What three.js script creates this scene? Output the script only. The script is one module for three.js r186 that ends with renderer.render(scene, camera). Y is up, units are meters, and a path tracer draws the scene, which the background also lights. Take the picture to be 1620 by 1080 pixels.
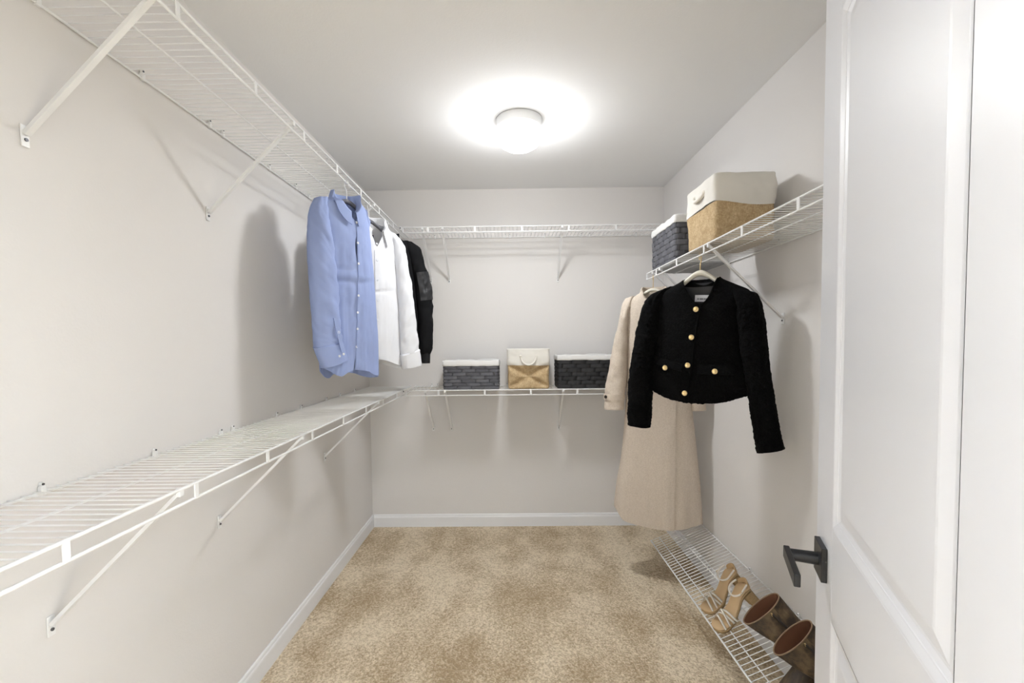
import * as THREE from 'three';
import { mergeGeometries, mergeVertices } from 'three/addons/utils/BufferGeometryUtils.js';
import { RoundedBoxGeometry } from 'three/addons/geometries/RoundedBoxGeometry.js';
import { ImprovedNoise } from 'three/addons/math/ImprovedNoise.js';
import { RectAreaLightUniformsLib } from 'three/addons/lights/RectAreaLightUniformsLib.js';

// ---------------------------------------------------------------- camera, lights, exposure
const scene = new THREE.Scene();
scene.background = new THREE.Color(0x000000);
const camera = new THREE.PerspectiveCamera(2 * Math.atan(540 / 719.05) * 180 / Math.PI, 1620 / 1080, 0.02, 60);
camera.setViewOffset(1620, 1080, 8.37, -30.9, 1620, 1080);
camera.position.set(0, 1.348, 0);
camera.rotation.order = 'YXZ';
camera.rotation.set(-0.0415, 0.0093, -0.0107);
const renderer = new THREE.WebGLRenderer({ antialias: true });
renderer.toneMapping = THREE.LinearToneMapping;
renderer.toneMappingExposure = 1.56;
renderer.shadowMap.enabled = true;
RectAreaLightUniformsLib.init();
const LAMP_POWER = 0.78;          // candela of the ceiling lamp
const WINDOW_POWER = 78;         // daylight through the bedroom window behind the camera

// ---------------------------------------------------------------- room measures (metres)
const WL = -1.030, WR = 1.100, ZB = -3.290, ZF = -0.300, H = 2.44, WT = 0.115;
const DEEP = 0.305;              // shelf depth

// ---------------------------------------------------------------- helpers
const V3 = (x, y, z) => new THREE.Vector3(x, y, z);
let seed = 12345;
const rnd = () => { seed = (seed * 1664525 + 1013904223) >>> 0; return seed / 4294967296; };
const perlin = new ImprovedNoise();
const nz = (x, y, z = 0.37) => perlin.noise(x, y, z);
const fbm = (x, y, z = 0.37, o = 3) => { let s = 0, a = 1, f = 1; for (let i = 0; i < o; i++) { s += a * nz(x * f, y * f, z * f + i * 7.3); a *= 0.5; f *= 2.03; } return s; };
const lerp = (a, b, t) => a + (b - a) * t;
const clamp = (x, a = 0, b = 1) => Math.min(b, Math.max(a, x));
const smooth = (a, b, x) => { const t = clamp((x - a) / (b - a)); return t * t * (3 - 2 * t); };
function curve(pts) {            // [[key, v1, v2...], ...] -> f(key) = [v1, v2...], smooth through the points
  const p = [...pts].sort((a, b) => a[0] - b[0]), n = p.length, m = p[0].length - 1;
  return k => {
    if (k <= p[0][0]) return p[0].slice(1);
    if (k >= p[n - 1][0]) return p[n - 1].slice(1);
    let i = 0; while (k > p[i + 1][0]) i++;
    const h = p[i + 1][0] - p[i][0], t = (k - p[i][0]) / h, out = [];
    for (let j = 1; j <= m; j++) {
      const d = (p[i + 1][j] - p[i][j]) / h;
      const dp = i > 0 ? (p[i][j] - p[i - 1][j]) / (p[i][0] - p[i - 1][0]) : d;
      const dn = i < n - 2 ? (p[i + 2][j] - p[i + 1][j]) / (p[i + 2][0] - p[i + 1][0]) : d;
      const lim = (a, b) => a * b <= 0 ? 0 : 2 * a * b / (a + b);
      const m0 = i > 0 ? lim(dp, d) : d, m1 = i < n - 2 ? lim(d, dn) : d, t2 = t * t, t3 = t2 * t;
      out.push((2 * t3 - 3 * t2 + 1) * p[i][j] + (t3 - 2 * t2 + t) * h * m0 + (-2 * t3 + 3 * t2) * p[i + 1][j] + (t3 - t2) * h * m1);
    }
    return out;
  };
}
const used = new Map();
function numbered(name) { const k = used.get(name) || 0; used.set(name, k + 1); return k ? name + '_' + String(k).padStart(3, '0') : name; }
function thing(name, label, category, group) {
  const g = new THREE.Group(); g.name = numbered(name); g.userData = { label, category };
  if (group) g.userData.group = group;
  scene.add(g); return g;
}
function part(name, geo, mat, parent, label) {
  const m = new THREE.Mesh(geo, mat); m.name = name; if (label) m.userData.label = label;
  parent.add(m); return m;
}
function struct(name, geo, mat, label, category) {
  const m = geo ? new THREE.Mesh(geo, mat) : new THREE.Group(); m.name = name;
  m.userData = { kind: 'structure', label, category }; scene.add(m); return m;
}
const box = (w, h, d, x = 0, y = 0, z = 0) => new THREE.BoxGeometry(w, h, d).translate(x, y, z);
const rbox = (w, h, d, r, x = 0, y = 0, z = 0, s = 2) => new RoundedBoxGeometry(w, h, d, s, r).translate(x, y, z);
function rod(a, b, r, seg = 8) {
  const d = b.clone().sub(a), g = new THREE.CylinderGeometry(r, r, d.length(), seg, 1);
  g.applyQuaternion(new THREE.Quaternion().setFromUnitVectors(V3(0, 1, 0), d.clone().normalize()));
  return g.translate((a.x + b.x) / 2, (a.y + b.y) / 2, (a.z + b.z) / 2);
}
function tube(pts, r, seg = 32, rad = 8, closed = false) {
  return new THREE.TubeGeometry(new THREE.CatmullRomCurve3(pts.map(p => p.isVector3 ? p : V3(...p)), closed, 'centripetal'), seg, r, rad, closed);
}
const merge = list => mergeGeometries(list.map(g => { const c = g.index ? g.toNonIndexed() : g; for (const k of Object.keys(c.attributes)) if (!['position', 'normal', 'uv'].includes(k)) c.deleteAttribute(k); return c; }));
// grid of rows x cols points -> geometry; wrap joins last column to the first
function gridGeo(rows, wrap = false, uvs = null) {
  const nr = rows.length, nc = rows[0].length, pos = [], uv = [], idx = [];
  for (let i = 0; i < nr; i++) {
    let acc = 0;
    for (let j = 0; j < nc + (wrap ? 1 : 0); j++) {
      const p = rows[i][j % nc]; pos.push(p[0], p[1], p[2]);
      if (uvs) uv.push(...uvs(i, j)); else {
        if (j) { const q = rows[i][(j - 1) % nc]; acc += Math.hypot(p[0] - q[0], p[1] - q[1], p[2] - q[2]); }
        uv.push(acc, p[1]);
      }
    }
  }
  const w = nc + (wrap ? 1 : 0);
  for (let i = 0; i < nr - 1; i++) for (let j = 0; j < w - 1; j++) {
    const a = i * w + j, b = a + 1, c = a + w, e = c + 1; idx.push(a, b, e, a, e, c);
  }
  const g = new THREE.BufferGeometry();
  g.setAttribute('position', new THREE.Float32BufferAttribute(pos, 3)); g.setAttribute('uv', new THREE.Float32BufferAttribute(uv, 2)); g.setIndex(idx);
  g.computeVertexNormals();
  if (wrap) { const n = g.attributes.normal; for (let i = 0; i < nr; i++) { const a = i * w, b = a + w - 1; const v = V3(n.getX(a) + n.getX(b), n.getY(a) + n.getY(b), n.getZ(a) + n.getZ(b)).normalize(); n.setXYZ(a, v.x, v.y, v.z); n.setXYZ(b, v.x, v.y, v.z); } }
  return g;
}
// cloth sheet with thickness: f(u, v) -> [x, y, z], u and v in 0..1
function sheet(f, nu, nv, th = 0.002) {
  const rows = []; for (let i = 0; i <= nv; i++) { const r = []; for (let j = 0; j <= nu; j++) r.push(f(j / nu, i / nv)); rows.push(r); }
  const a = gridGeo(rows, false, (i, j) => [rows[i][j][0], rows[i][j][1]]);
  const n = a.attributes.normal, w = nu + 1;
  const top = [], bot = [];
  for (let i = 0; i <= nv; i++) { top.push([]); bot.push([]); for (let j = 0; j <= nu; j++) { const k = i * w + j, p = rows[i][j]; top[i].push([p[0] + n.getX(k) * th / 2, p[1] + n.getY(k) * th / 2, p[2] + n.getZ(k) * th / 2]); bot[i].push([p[0] - n.getX(k) * th / 2, p[1] - n.getY(k) * th / 2, p[2] - n.getZ(k) * th / 2]); } }
  const uvf = (i, j) => [rows[i][j][0], rows[i][j][1]];
  const g1 = gridGeo(top, false, uvf), g2 = gridGeo(bot.map(r => [...r].reverse()), false, (i, j) => uvf(i, nu - j));
  const rim = [];
  for (let j = 0; j <= nu; j++) rim.push([0, j]);
  for (let i = 1; i <= nv; i++) rim.push([i, nu]);
  for (let j = nu - 1; j >= 0; j--) rim.push([nv, j]);
  for (let i = nv - 1; i >= 0; i--) rim.push([i, 0]);
  const g3 = gridGeo([rim.map(([i, j]) => bot[i][j]), rim.map(([i, j]) => top[i][j])]);
  return merge([g1, g2, g3]);
}
// ring loft along a list of rings (each an array of points), optionally capped
function loft(rings, cap0 = false, cap1 = false) {
  const list = [...rings];
  const cen = r => { const c = [0, 0, 0]; for (const p of r) for (let k = 0; k < 3; k++) c[k] += p[k] / r.length; return c; };
  if (cap0) { const c = cen(rings[0]); list.unshift(rings[0].map(() => c)); }
  if (cap1) { const c = cen(rings[rings.length - 1]); list.push(rings[0].map(() => c)); }
  return gridGeo(list, true);
}
function tex(w, h, fn, srgb = true) {
  const d = new Uint8Array(w * h * 4);
  for (let y = 0; y < h; y++) for (let x = 0; x < w; x++) { const c = fn(x, y), k = (y * w + x) * 4; d[k] = clamp(c[0], 0, 255); d[k + 1] = clamp(c[1], 0, 255); d[k + 2] = clamp(c[2], 0, 255); d[k + 3] = 255; }
  const t = new THREE.DataTexture(d, w, h, THREE.RGBAFormat); t.wrapS = t.wrapT = THREE.RepeatWrapping; t.magFilter = THREE.LinearFilter; t.minFilter = THREE.LinearMipmapLinearFilter; t.generateMipmaps = true;
  if (srgb) t.colorSpace = THREE.SRGBColorSpace; t.needsUpdate = true; return t;
}
const noiseTile = n => { const g = new Float32Array(n * n); for (let i = 0; i < n * n; i++) g[i] = rnd(); return (x, y) => { const xi = Math.floor(x), yi = Math.floor(y), fx = x - xi, fy = y - yi, m = v => ((v % n) + n) % n; const a = g[m(yi) * n + m(xi)], b = g[m(yi) * n + m(xi + 1)], c = g[m(yi + 1) * n + m(xi)], e = g[m(yi + 1) * n + m(xi + 1)]; const sx = fx * fx * (3 - 2 * fx), sy = fy * fy * (3 - 2 * fy); return lerp(lerp(a, b, sx), lerp(c, e, sx), sy); }; };
const rep = (t, s) => { t.repeat.set(s, s); return t; };
const std = o => new THREE.MeshStandardMaterial({ side: THREE.DoubleSide, ...o });

// ---------------------------------------------------------------- materials
const grainA = noiseTile(256), grainB = noiseTile(64);
const wallBump = rep(tex(256, 256, (x, y) => { const v = 128 + 90 * (grainA(x / 3, y / 3) - 0.5) + 60 * (grainA(x / 7, y / 7) - 0.5); return [v, v, v]; }, false), 3);
const M = {
  wall: std({ color: new THREE.Color().setRGB(0.768, 0.744, 0.724), roughness: 0.85, bumpMap: wallBump, bumpScale: 0.0004 }),
  ceiling: std({ color: new THREE.Color().setRGB(0.90, 0.90, 0.90), roughness: 0.9, bumpMap: wallBump, bumpScale: 0.0004 }),
  trim: std({ color: new THREE.Color().setRGB(0.84, 0.84, 0.85), roughness: 0.35 }),
  door: new THREE.MeshPhysicalMaterial({ side: THREE.DoubleSide, color: new THREE.Color().setRGB(0.76, 0.765, 0.80), roughness: 0.38 }),
  wire: std({ color: new THREE.Color().setRGB(0.85, 0.85, 0.845), roughness: 0.35 }),
  screw: std({ color: new THREE.Color().setRGB(0.12, 0.12, 0.13), roughness: 0.4, metalness: 0.7 }),
  black: std({ color: new THREE.Color().setRGB(0.012, 0.013, 0.016), roughness: 0.35, metalness: 0.3 }),
  lampBase: std({ color: new THREE.Color().setRGB(0.8, 0.8, 0.8), roughness: 0.4 }),
  globe: std({ color: 0xffffff, emissive: 0xffffff, emissiveIntensity: 2.4, roughness: 0.3 }),
  gold: std({ color: new THREE.Color().setRGB(0.80, 0.62, 0.32), roughness: 0.3, metalness: 0.9 }),
  pearl: std({ color: new THREE.Color().setRGB(0.88, 0.80, 0.62), roughness: 0.3 }),
  ivory: std({ color: new THREE.Color().setRGB(0.80, 0.76, 0.66), roughness: 0.5 }),
  hangerWhite: std({ color: new THREE.Color().setRGB(0.82, 0.82, 0.83), roughness: 0.4 }),
  hangerGrey: std({ color: new THREE.Color().setRGB(0.16, 0.16, 0.18), roughness: 0.8 }),
  buttonWhite: std({ color: new THREE.Color().setRGB(0.86, 0.88, 0.92), roughness: 0.25 }),
};
// carpet: two-tone cut pile with brushed patches
{
  const N = 2048, gA = noiseTile(512), gB = noiseTile(512), gC = noiseTile(128), gD = noiseTile(128);
  const hgt = new Float32Array(N * N);
  for (let y = 0; y < N; y++) for (let x = 0; x < N; x++) hgt[y * N + x] = 0.6 * gA(x / 4, y / 4) + 0.4 * gB(x / 8, y / 8);
  const patch = (x, y) => {      // pile brushed one way or the other by the vacuum cleaner and by feet
    const u = x / N, v = y / N, wob = (gD(u * 16, v * 8) - 0.5) * 1.3 + (gD(u * 46, v * 30) - 0.5) * 0.9;
    const lane = Math.sin((u * 9.5 + wob * 0.32) * Math.PI * 2);
    const blot = gC(u * 9 + 3, v * 11) * 0.6 + gC(u * 24, v * 21 + 5) * 0.4 - 0.5;
    return clamp(lane * 0.16 + blot * 1.5 + wob * 0.16, -0.5, 0.5);
  };
  const dark = [172, 150, 119], lite = [236, 220, 194];
  M.carpet = std({ roughness: 1,
    map: tex(N, N, (x, y) => {
      const h = hgt[y * N + x], p = patch(x, y), k = clamp(0.5 + (h - 0.5) * 1.25 + p * 0.72 + (gB(x / 2.2 + 90, y / 2.2) - 0.5) * 0.38);
      return [0, 1, 2].map(i => lerp(dark[i], lite[i], k));
    }),
    bumpMap: tex(N, N, (x, y) => { const v = 255 * hgt[y * N + x]; return [v, v, v]; }, false), bumpScale: 0.006 });
}
// cloths
const weaveTex = (c1, c2, step, mix) => tex(128, 128, (x, y) => { const s = ((x % step) < step / 2) !== ((y % step) < step / 2); const k = (s ? mix : 0) + 0.25 * (grainA(x, y) - 0.5); return [0, 1, 2].map(i => lerp(c1[i], c2[i], clamp(k + 0.15))); });
M.blue = std({ map: rep(weaveTex([110, 129, 184], [182, 195, 230], 8, 0.75), 22), roughness: 0.85 });
M.blueDark = std({ color: new THREE.Color().setRGB(0.035, 0.06, 0.16), roughness: 0.9 });
M.white = std({ color: new THREE.Color().setRGB(0.76, 0.765, 0.79), roughness: 0.85 });
M.bomber = new THREE.MeshPhysicalMaterial({ side: THREE.DoubleSide, specularIntensity: 0.3, color: new THREE.Color().setRGB(0.007, 0.007, 0.008), roughness: 0.8 });
M.bomberPocket = std({ color: new THREE.Color().setRGB(0.012, 0.012, 0.014), roughness: 0.55 });
M.rib = std({ color: new THREE.Color().setRGB(0.010, 0.010, 0.012), roughness: 0.95 });
const coatTex = rep(tex(256, 256, (x, y) => { const v = 0.5 + 0.45 * (grainA(x / 1.3, y / 5) - 0.5) + 0.35 * (grainA(x / 5 + 40, y / 1.3) - 0.5); return [0, 1, 2].map(i => lerp([188, 173, 156][i], [230, 218, 204][i], clamp(v))); }), 5);
M.coat = std({ map: coatTex, roughness: 0.95 });
M.coatLining = std({ color: new THREE.Color().setRGB(0.66, 0.57, 0.48), roughness: 0.7 });
const boucle = tex(256, 256, (x, y) => { const v = grainA(x / 5, y / 5) * 0.65 + grainA(x / 2.2 + 30, y / 2.2) * 0.35; const c = 3 + 17 * v * v; return [c, c, c * 1.08]; });
const boucleBump = rep(tex(256, 256, (x, y) => { const v = 255 * (grainA(x / 5, y / 5) * 0.65 + grainA(x / 2.2 + 30, y / 2.2) * 0.35); return [v, v, v]; }, false), 9);
M.tweed = new THREE.MeshPhysicalMaterial({ side: THREE.DoubleSide, specularIntensity: 0.25, map: rep(boucle, 9), bumpMap: boucleBump, bumpScale: 0.0022, roughness: 0.95 });
M.tweedLining = std({ color: new THREE.Color().setRGB(0.02, 0.02, 0.024), roughness: 0.5 });
M.label = std({ roughness: 0.7, map: tex(64, 32, (x, y) => { const t = y > 9 && y < 17 && x > 10 && x < 54 && grainA(x / 2.4, 3) > 0.42; const c = t ? 120 : 228; return [c, c, c + 4]; }) });
M.tagDark = std({ color: new THREE.Color().setRGB(0.02, 0.025, 0.06), roughness: 0.7 });
// baskets
M.strapGrey = std({ roughness: 0.8, map: rep(tex(64, 64, (x, y) => { const v = 104 + 30 * (grainA(x / 1.2, y / 9) - 0.5); return [v, v, v + 5]; }), 8) });
M.strapGrey2 = std({ roughness: 0.8, map: rep(tex(64, 64, (x, y) => { const v = 92 + 28 * (grainA(x / 1.2 + 20, y / 9) - 0.5); return [v, v, v + 5]; }), 8) });
M.strapBlack = std({ color: new THREE.Color().setRGB(0.016, 0.016, 0.018), roughness: 0.7 });
M.strapBlack2 = std({ color: new THREE.Color().setRGB(0.024, 0.024, 0.027), roughness: 0.7 });
M.liner = std({ color: new THREE.Color().setRGB(0.78, 0.77, 0.75), roughness: 0.95 });
M.canvas = std({ color: new THREE.Color().setRGB(0.78, 0.75, 0.69), roughness: 0.95 });
M.jute = std({ roughness: 0.95, map: rep(tex(256, 256, (x, y) => { const v = 0.5 + 0.5 * (grainA(x / 1.6, y / 6) - 0.5) + 0.45 * (grainA(x / 6 + 9, y / 1.6) - 0.5) + 0.3 * (grainB(x / 18, y / 18) - 0.5); return [0, 1, 2].map(i => lerp([160, 132, 94][i], [216, 194, 156][i], clamp(v))); }), 4) });
M.rope = std({ color: new THREE.Color().setRGB(0.80, 0.76, 0.69), roughness: 0.9 });
// shoes
M.boot = std({ roughness: 0.6, map: rep(tex(256, 256, (x, y) => { const v = grainB(x / 22, y / 22) * 0.55 + grainA(x / 7, y / 7) * 0.3 + grainA(x / 2, y / 2) * 0.15; return [0, 1, 2].map(i => lerp([54, 41, 27][i], [120, 99, 70][i], clamp((v - 0.25) * 1.7))); }), 4) });
M.bootLining = std({ color: new THREE.Color().setRGB(0.12, 0.045, 0.018), roughness: 0.8 });
M.bootEdge = std({ color: new THREE.Color().setRGB(0.26, 0.17, 0.10), roughness: 0.7 });
M.bootSole = std({ color: new THREE.Color().setRGB(0.03, 0.022, 0.016), roughness: 0.7 });
M.nude = std({ color: new THREE.Color().setRGB(0.62, 0.43, 0.24), roughness: 0.6 });
M.cork = std({ roughness: 0.7, map: rep(tex(64, 64, (x, y) => { const v = grainA(x, y); return [lerp(160, 196, v), lerp(132, 168, v), lerp(92, 126, v)]; }), 12) });
M.strapWhite = std({ color: new THREE.Color().setRGB(0.80, 0.74, 0.66), roughness: 0.45 });

// ---------------------------------------------------------------- the setting
function uvBox(w, h, d, x, y, z) {   // box with uv in metres
  const g = box(w, h, d), p = g.attributes.position, n = g.attributes.normal, uv = g.attributes.uv;
  for (let i = 0; i < p.count; i++) {
    const ax = Math.abs(n.getX(i)) > 0.5, ay = Math.abs(n.getY(i)) > 0.5;
    uv.setXY(i, ax ? p.getZ(i) : p.getX(i), ay ? p.getZ(i) : p.getY(i));
  }
  return g.translate(x, y, z);
}
const ZR = 5.2;                        // far wall of the bedroom behind the camera
const DX0 = -0.46, DX1 = 0.370, DH = 2.05;   // doorway
const BX0 = -3.8, BX1 = 3.8;
{
  const g = new THREE.PlaneGeometry(1, 1);
  const floorTop = merge([uvBox(WR - WL + 2 * WT, 0.1, ZF - ZB + 2 * WT, (WL + WR) / 2, -0.05, (ZF + ZB) / 2)]);
  const uv = floorTop.attributes.uv, p = floorTop.attributes.position;
  for (let i = 0; i < p.count; i++) uv.setXY(i, (p.getX(i) - WL) / 2.6, (p.getZ(i) - ZB) / 2.6);
  struct('floor', floorTop, M.carpet, 'beige cut pile carpet with brushed patches', 'carpet');
  struct('ceiling', uvBox(WR - WL + 2 * WT, 0.1, ZF - ZB + 2 * WT, (WL + WR) / 2, H + 0.05, (ZF + ZB) / 2), M.ceiling, 'plain white closet ceiling', 'ceiling');
  struct('wall_left', uvBox(WT, H, ZF - ZB, WL - WT / 2, H / 2, (ZF + ZB) / 2), M.wall, 'long off-white wall behind the shirts', 'wall');
  struct('wall_right', uvBox(WT, H, ZF - ZB, WR + WT / 2, H / 2, (ZF + ZB) / 2), M.wall, 'off-white wall behind the black jacket and shoes', 'wall');
  struct('wall_back', uvBox(WR - WL + 2 * WT, H, WT, (WL + WR) / 2, H / 2, ZB - WT / 2), M.wall, 'off-white end wall with two short shelves', 'wall');
  const zc = ZF + WT / 2;
  const wx0 = 1.5, wx1 = 3.4, wy0 = 0.6, wy1 = 2.15;     // bedroom windows on either side of the closet
  struct('wall_front', merge([
    uvBox(DX0 + wx0, H, WT, (DX0 - wx0) / 2, H / 2, zc), uvBox(-wx1 - BX0, H, WT, (-wx1 + BX0) / 2, H / 2, zc),
    uvBox(wx1 - wx0, wy0, WT, -(wx0 + wx1) / 2, wy0 / 2, zc), uvBox(wx1 - wx0, H - wy1, WT, -(wx0 + wx1) / 2, (H + wy1) / 2, zc),
    uvBox(BX1 - wx1, H, WT, (wx1 + BX1) / 2, H / 2, zc),
    uvBox(wx1 - wx0, wy0, WT, (wx0 + wx1) / 2, wy0 / 2, zc), uvBox(wx1 - wx0, H - wy1, WT, (wx0 + wx1) / 2, (H + wy1) / 2, zc),
    uvBox(wx0 - DX1, H, WT, (DX1 + wx0) / 2, H / 2, zc),
    uvBox(DX1 - DX0, H - DH, WT, (DX0 + DX1) / 2, (H + DH) / 2, zc)]), M.wall, 'wall with the closet doorway and two bedroom windows', 'wall');
  // the bedroom behind the camera
  const bz = (ZF + WT + ZR) / 2, bl = ZR - ZF - WT, bw = BX1 - BX0, bx = (BX0 + BX1) / 2;
  const bf = uvBox(bw, 0.1, bl, bx, -0.05, bz); const buv = bf.attributes.uv; for (let i = 0; i < buv.count; i++) buv.setXY(i, buv.getX(i) / 2.6, buv.getY(i) / 2.6);
  struct('floor_bedroom', bf, M.carpet, 'bedroom carpet outside the closet doorway', 'carpet');
  struct('ceiling_bedroom', uvBox(bw, 0.1, bl, bx, H + 0.05, bz), M.ceiling, 'bedroom ceiling outside the closet', 'ceiling');
  struct('wall_bedroom_right', uvBox(WT, H, bl, BX1 + WT / 2, H / 2, bz), M.wall, 'bedroom side wall right of the doorway', 'wall');
  struct('wall_bedroom_back', uvBox(bw + 2 * WT, H, WT, bx, H / 2, ZR + WT / 2), M.wall, 'bedroom wall behind the camera', 'wall');
  struct('wall_bedroom_left', uvBox(WT, H, bl, BX0 - WT / 2, H / 2, bz), M.wall, 'bedroom side wall left of the doorway', 'wall');
  for (const [wn, sd, pw, wl] of [['window_1', 1, WINDOW_POWER, 'bedroom window right of the closet'], ['window_2', -1, WINDOW_POWER * 0.16, 'curtained bedroom window left of the closet']]) {
  const win = struct(wn, null, null, wl, 'window');
  win.position.set(sd * (wx0 + wx1) / 2, (wy0 + wy1) / 2, ZF + WT); win.rotation.y = Math.PI;
  const ww = wx1 - wx0, wh = wy1 - wy0;
  part('window_frame', merge([box(ww, 0.05, 0.06, 0, wh / 2 - 0.025, 0.04), box(ww, 0.05, 0.06, 0, -wh / 2 + 0.025, 0.04), box(0.05, wh, 0.06, ww / 2 - 0.025, 0, 0.04), box(0.05, wh, 0.06, -ww / 2 + 0.025, 0, 0.04), box(0.05, wh, 0.06, 0, 0, 0.04)]), M.trim, win);
  part('window_pane', new THREE.BoxGeometry(ww, wh, 0.008).translate(0, 0, 0.085), std({ color: 0xffffff, emissive: new THREE.Color(0.80, 0.90, 1.0), emissiveIntensity: 1.6, roughness: 0.4 }), win, 'bright curtained daylight pane');
  const day = new THREE.RectAreaLight(new THREE.Color(0.80, 0.90, 1.0), pw, ww - 0.1, wh - 0.1);
  day.position.set(win.position.x, win.position.y, ZF + WT + 0.01); day.lookAt(win.position.x, win.position.y, 5); scene.add(day);
  }

  // baseboards with a moulded top edge
  const prof = new THREE.Shape(); prof.moveTo(0, 0); prof.lineTo(0.0125, 0); prof.lineTo(0.0125, 0.066); prof.quadraticCurveTo(0.0122, 0.074, 0.0085, 0.077); prof.lineTo(0.0075, 0.084); prof.quadraticCurveTo(0.0065, 0.090, 0.003, 0.092); prof.lineTo(0, 0.092);
  const run = len => new THREE.ExtrudeGeometry(prof, { depth: len, bevelEnabled: false, curveSegments: 5 });
  const L = ZF - ZB;
  const bl_ = struct('baseboard_left', run(L), M.trim, 'white baseboard along the left wall', 'baseboard'); bl_.position.set(WL, 0, ZB);
  const br_ = struct('baseboard_right', run(L), M.trim, 'white baseboard along the right wall under the shoe rack', 'baseboard'); br_.rotation.y = Math.PI; br_.position.set(WR, 0, ZF);
  const bb_ = struct('baseboard_back', run(WR - WL - 0.026), M.trim, 'white baseboard along the end wall', 'baseboard'); bb_.rotation.y = -Math.PI / 2; bb_.position.set(WR - 0.013, 0, ZB);
  // door casing and jambs
  const tr = struct('trim_1', null, null, 'white door lining around the doorway', 'door frame');
  part('jamb', box(0.018, DH, WT + 0.02, DX0 - 0.002 + 0.009, DH / 2, zc), M.trim, tr);
  part('jamb', box(0.018, DH, WT + 0.02, DX1 + 0.002 - 0.009 + 0.010, DH / 2, zc), M.trim, tr);
  part('head_jamb', box(DX1 - DX0, 0.018, WT + 0.02, (DX0 + DX1) / 2, DH - 0.009, zc), M.trim, tr);
}
// ---------------------------------------------------------------- the open door
{
  const W = 0.70, T = 0.035, HD = 2.03, y0 = 0.012;
  const door = struct('door_1', null, null, 'white two-panel door standing open with a black lever', 'door');
  // local x from the free edge to the hinges, visible face at z = 0 looking to -x of the room
  const ux = -0.396, uz = 0.918;                    // local x in the room (z towards the camera)
  door.position.set(0.6365, 0, -0.941);
  door.rotation.y = Math.atan2(-uz, ux);            // maps local +x to (ux, uz)
  // local +z after this turn: visible side
  const sgn = 1;
  const st = 0.125, x1 = 0.573, lo0 = 0.25, lo1 = 0.827, up0 = 1.0, up1 = 1.925;
  const zf = -T / 2;                                // the face lies at z = 0, the slab behind it
  const F = (name, xa, xb, ya, yb) => part(name, rbox(xb - xa, yb - ya, T, 0.0015, (xa + xb) / 2, (ya + yb) / 2, zf), M.door, door);
  F('stile', 0, st, y0, HD); F('stile', x1, W, y0, HD);
  F('rail', st, x1, y0, lo0); F('rail', st, x1, lo1, up0); F('rail', st, x1, up1, HD);
  const prof = [[0, 0], [0.003, -0.0004], [0.012, -0.0038], [0.0135, -0.0040], [0.0145, -0.0050], [0.022, -0.0072], [0.026, -0.0072], [0.046, -0.0025], [0.050, -0.002]];
  for (const [ya, yb] of [[lo0, lo1], [up0, up1]]) {
    for (const side of [0, 1]) {
      const rows = prof.map(([o, z]) => [[st + o, ya + o], [x1 - o, ya + o], [x1 - o, yb - o], [st + o, yb - o]].map(([x, y]) => [x, y, side ? -T - z : z]));
      let g = gridGeo(rows, true).toNonIndexed(); g.computeVertexNormals();
      part('panel_moulding', g, M.door, door);
    }
    part('panel', box(x1 - st - 0.0998, yb - ya - 0.0998, T - 0.004, (st + x1) / 2, (ya + yb) / 2, zf), M.door, door);
  }
  for (const s of [1, -1]) {
    const lev = new THREE.Group(); lev.name = 'lever_handle'; lev.userData.label = 'black square-rose lever handle'; door.add(lev);
    lev.position.set(0.062, 0.914, s > 0 ? 0 : -T); if (s < 0) lev.scale.z = -1;
    part('rose', rbox(0.066, 0.066, 0.010, 0.0015, 0, 0, 0.0052), M.black, lev);
    part('neck', new THREE.CylinderGeometry(0.0115, 0.0125, 0.050, 20).rotateX(Math.PI / 2).translate(0, 0, 0.035), M.black, lev);
    part('lever', rbox(0.128, 0.024, 0.011, 0.002, 0.050, 0, 0.0615), M.black, lev);
  }
  for (const hy of [0.2, 1.05, 1.83]) part('hinge', new THREE.CylinderGeometry(0.006, 0.006, 0.09, 10).translate(W + 0.004, hy, -0.002), M.black, door);
}
// ---------------------------------------------------------------- ceiling lamp
{
  const lamp = thing('ceiling_lamp', 'lit white glass mushroom lamp on the closet ceiling', 'lamp');
  lamp.position.set(0.052, H, -2.285);
  const L = pts => new THREE.LatheGeometry(pts.map(p => new THREE.Vector2(...p)), 64);
  part('lamp_base', L([[0, 0], [0.112, 0], [0.114, -0.006], [0.110, -0.016], [0.109, -0.040], [0.104, -0.044], [0.0, -0.044]]), M.lampBase, lamp);
  part('glass_globe', L([[0.100, -0.040], [0.108, -0.046], [0.116, -0.062], [0.117, -0.078], [0.110, -0.100], [0.094, -0.121], [0.068, -0.137], [0.036, -0.146], [0.0, -0.149]]), M.globe, lamp);
  const p = new THREE.PointLight(new THREE.Color(0.95, 0.975, 1.0), LAMP_POWER, 0, 2);
  p.position.set(0.052, H - 0.080, -2.285); p.shadow.radius = 5.5; p.shadow.mapSize.set(2048, 2048); scene.add(p);
  const dn = new THREE.RectAreaLight(new THREE.Color(0.95, 0.975, 1.0), LAMP_POWER * 108, 0.15, 0.15);   // the broad underside of the globe
  dn.position.set(0.052, H - 0.153, -2.285); dn.lookAt(0.052, 0, -2.285); scene.add(dn);
}
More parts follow.
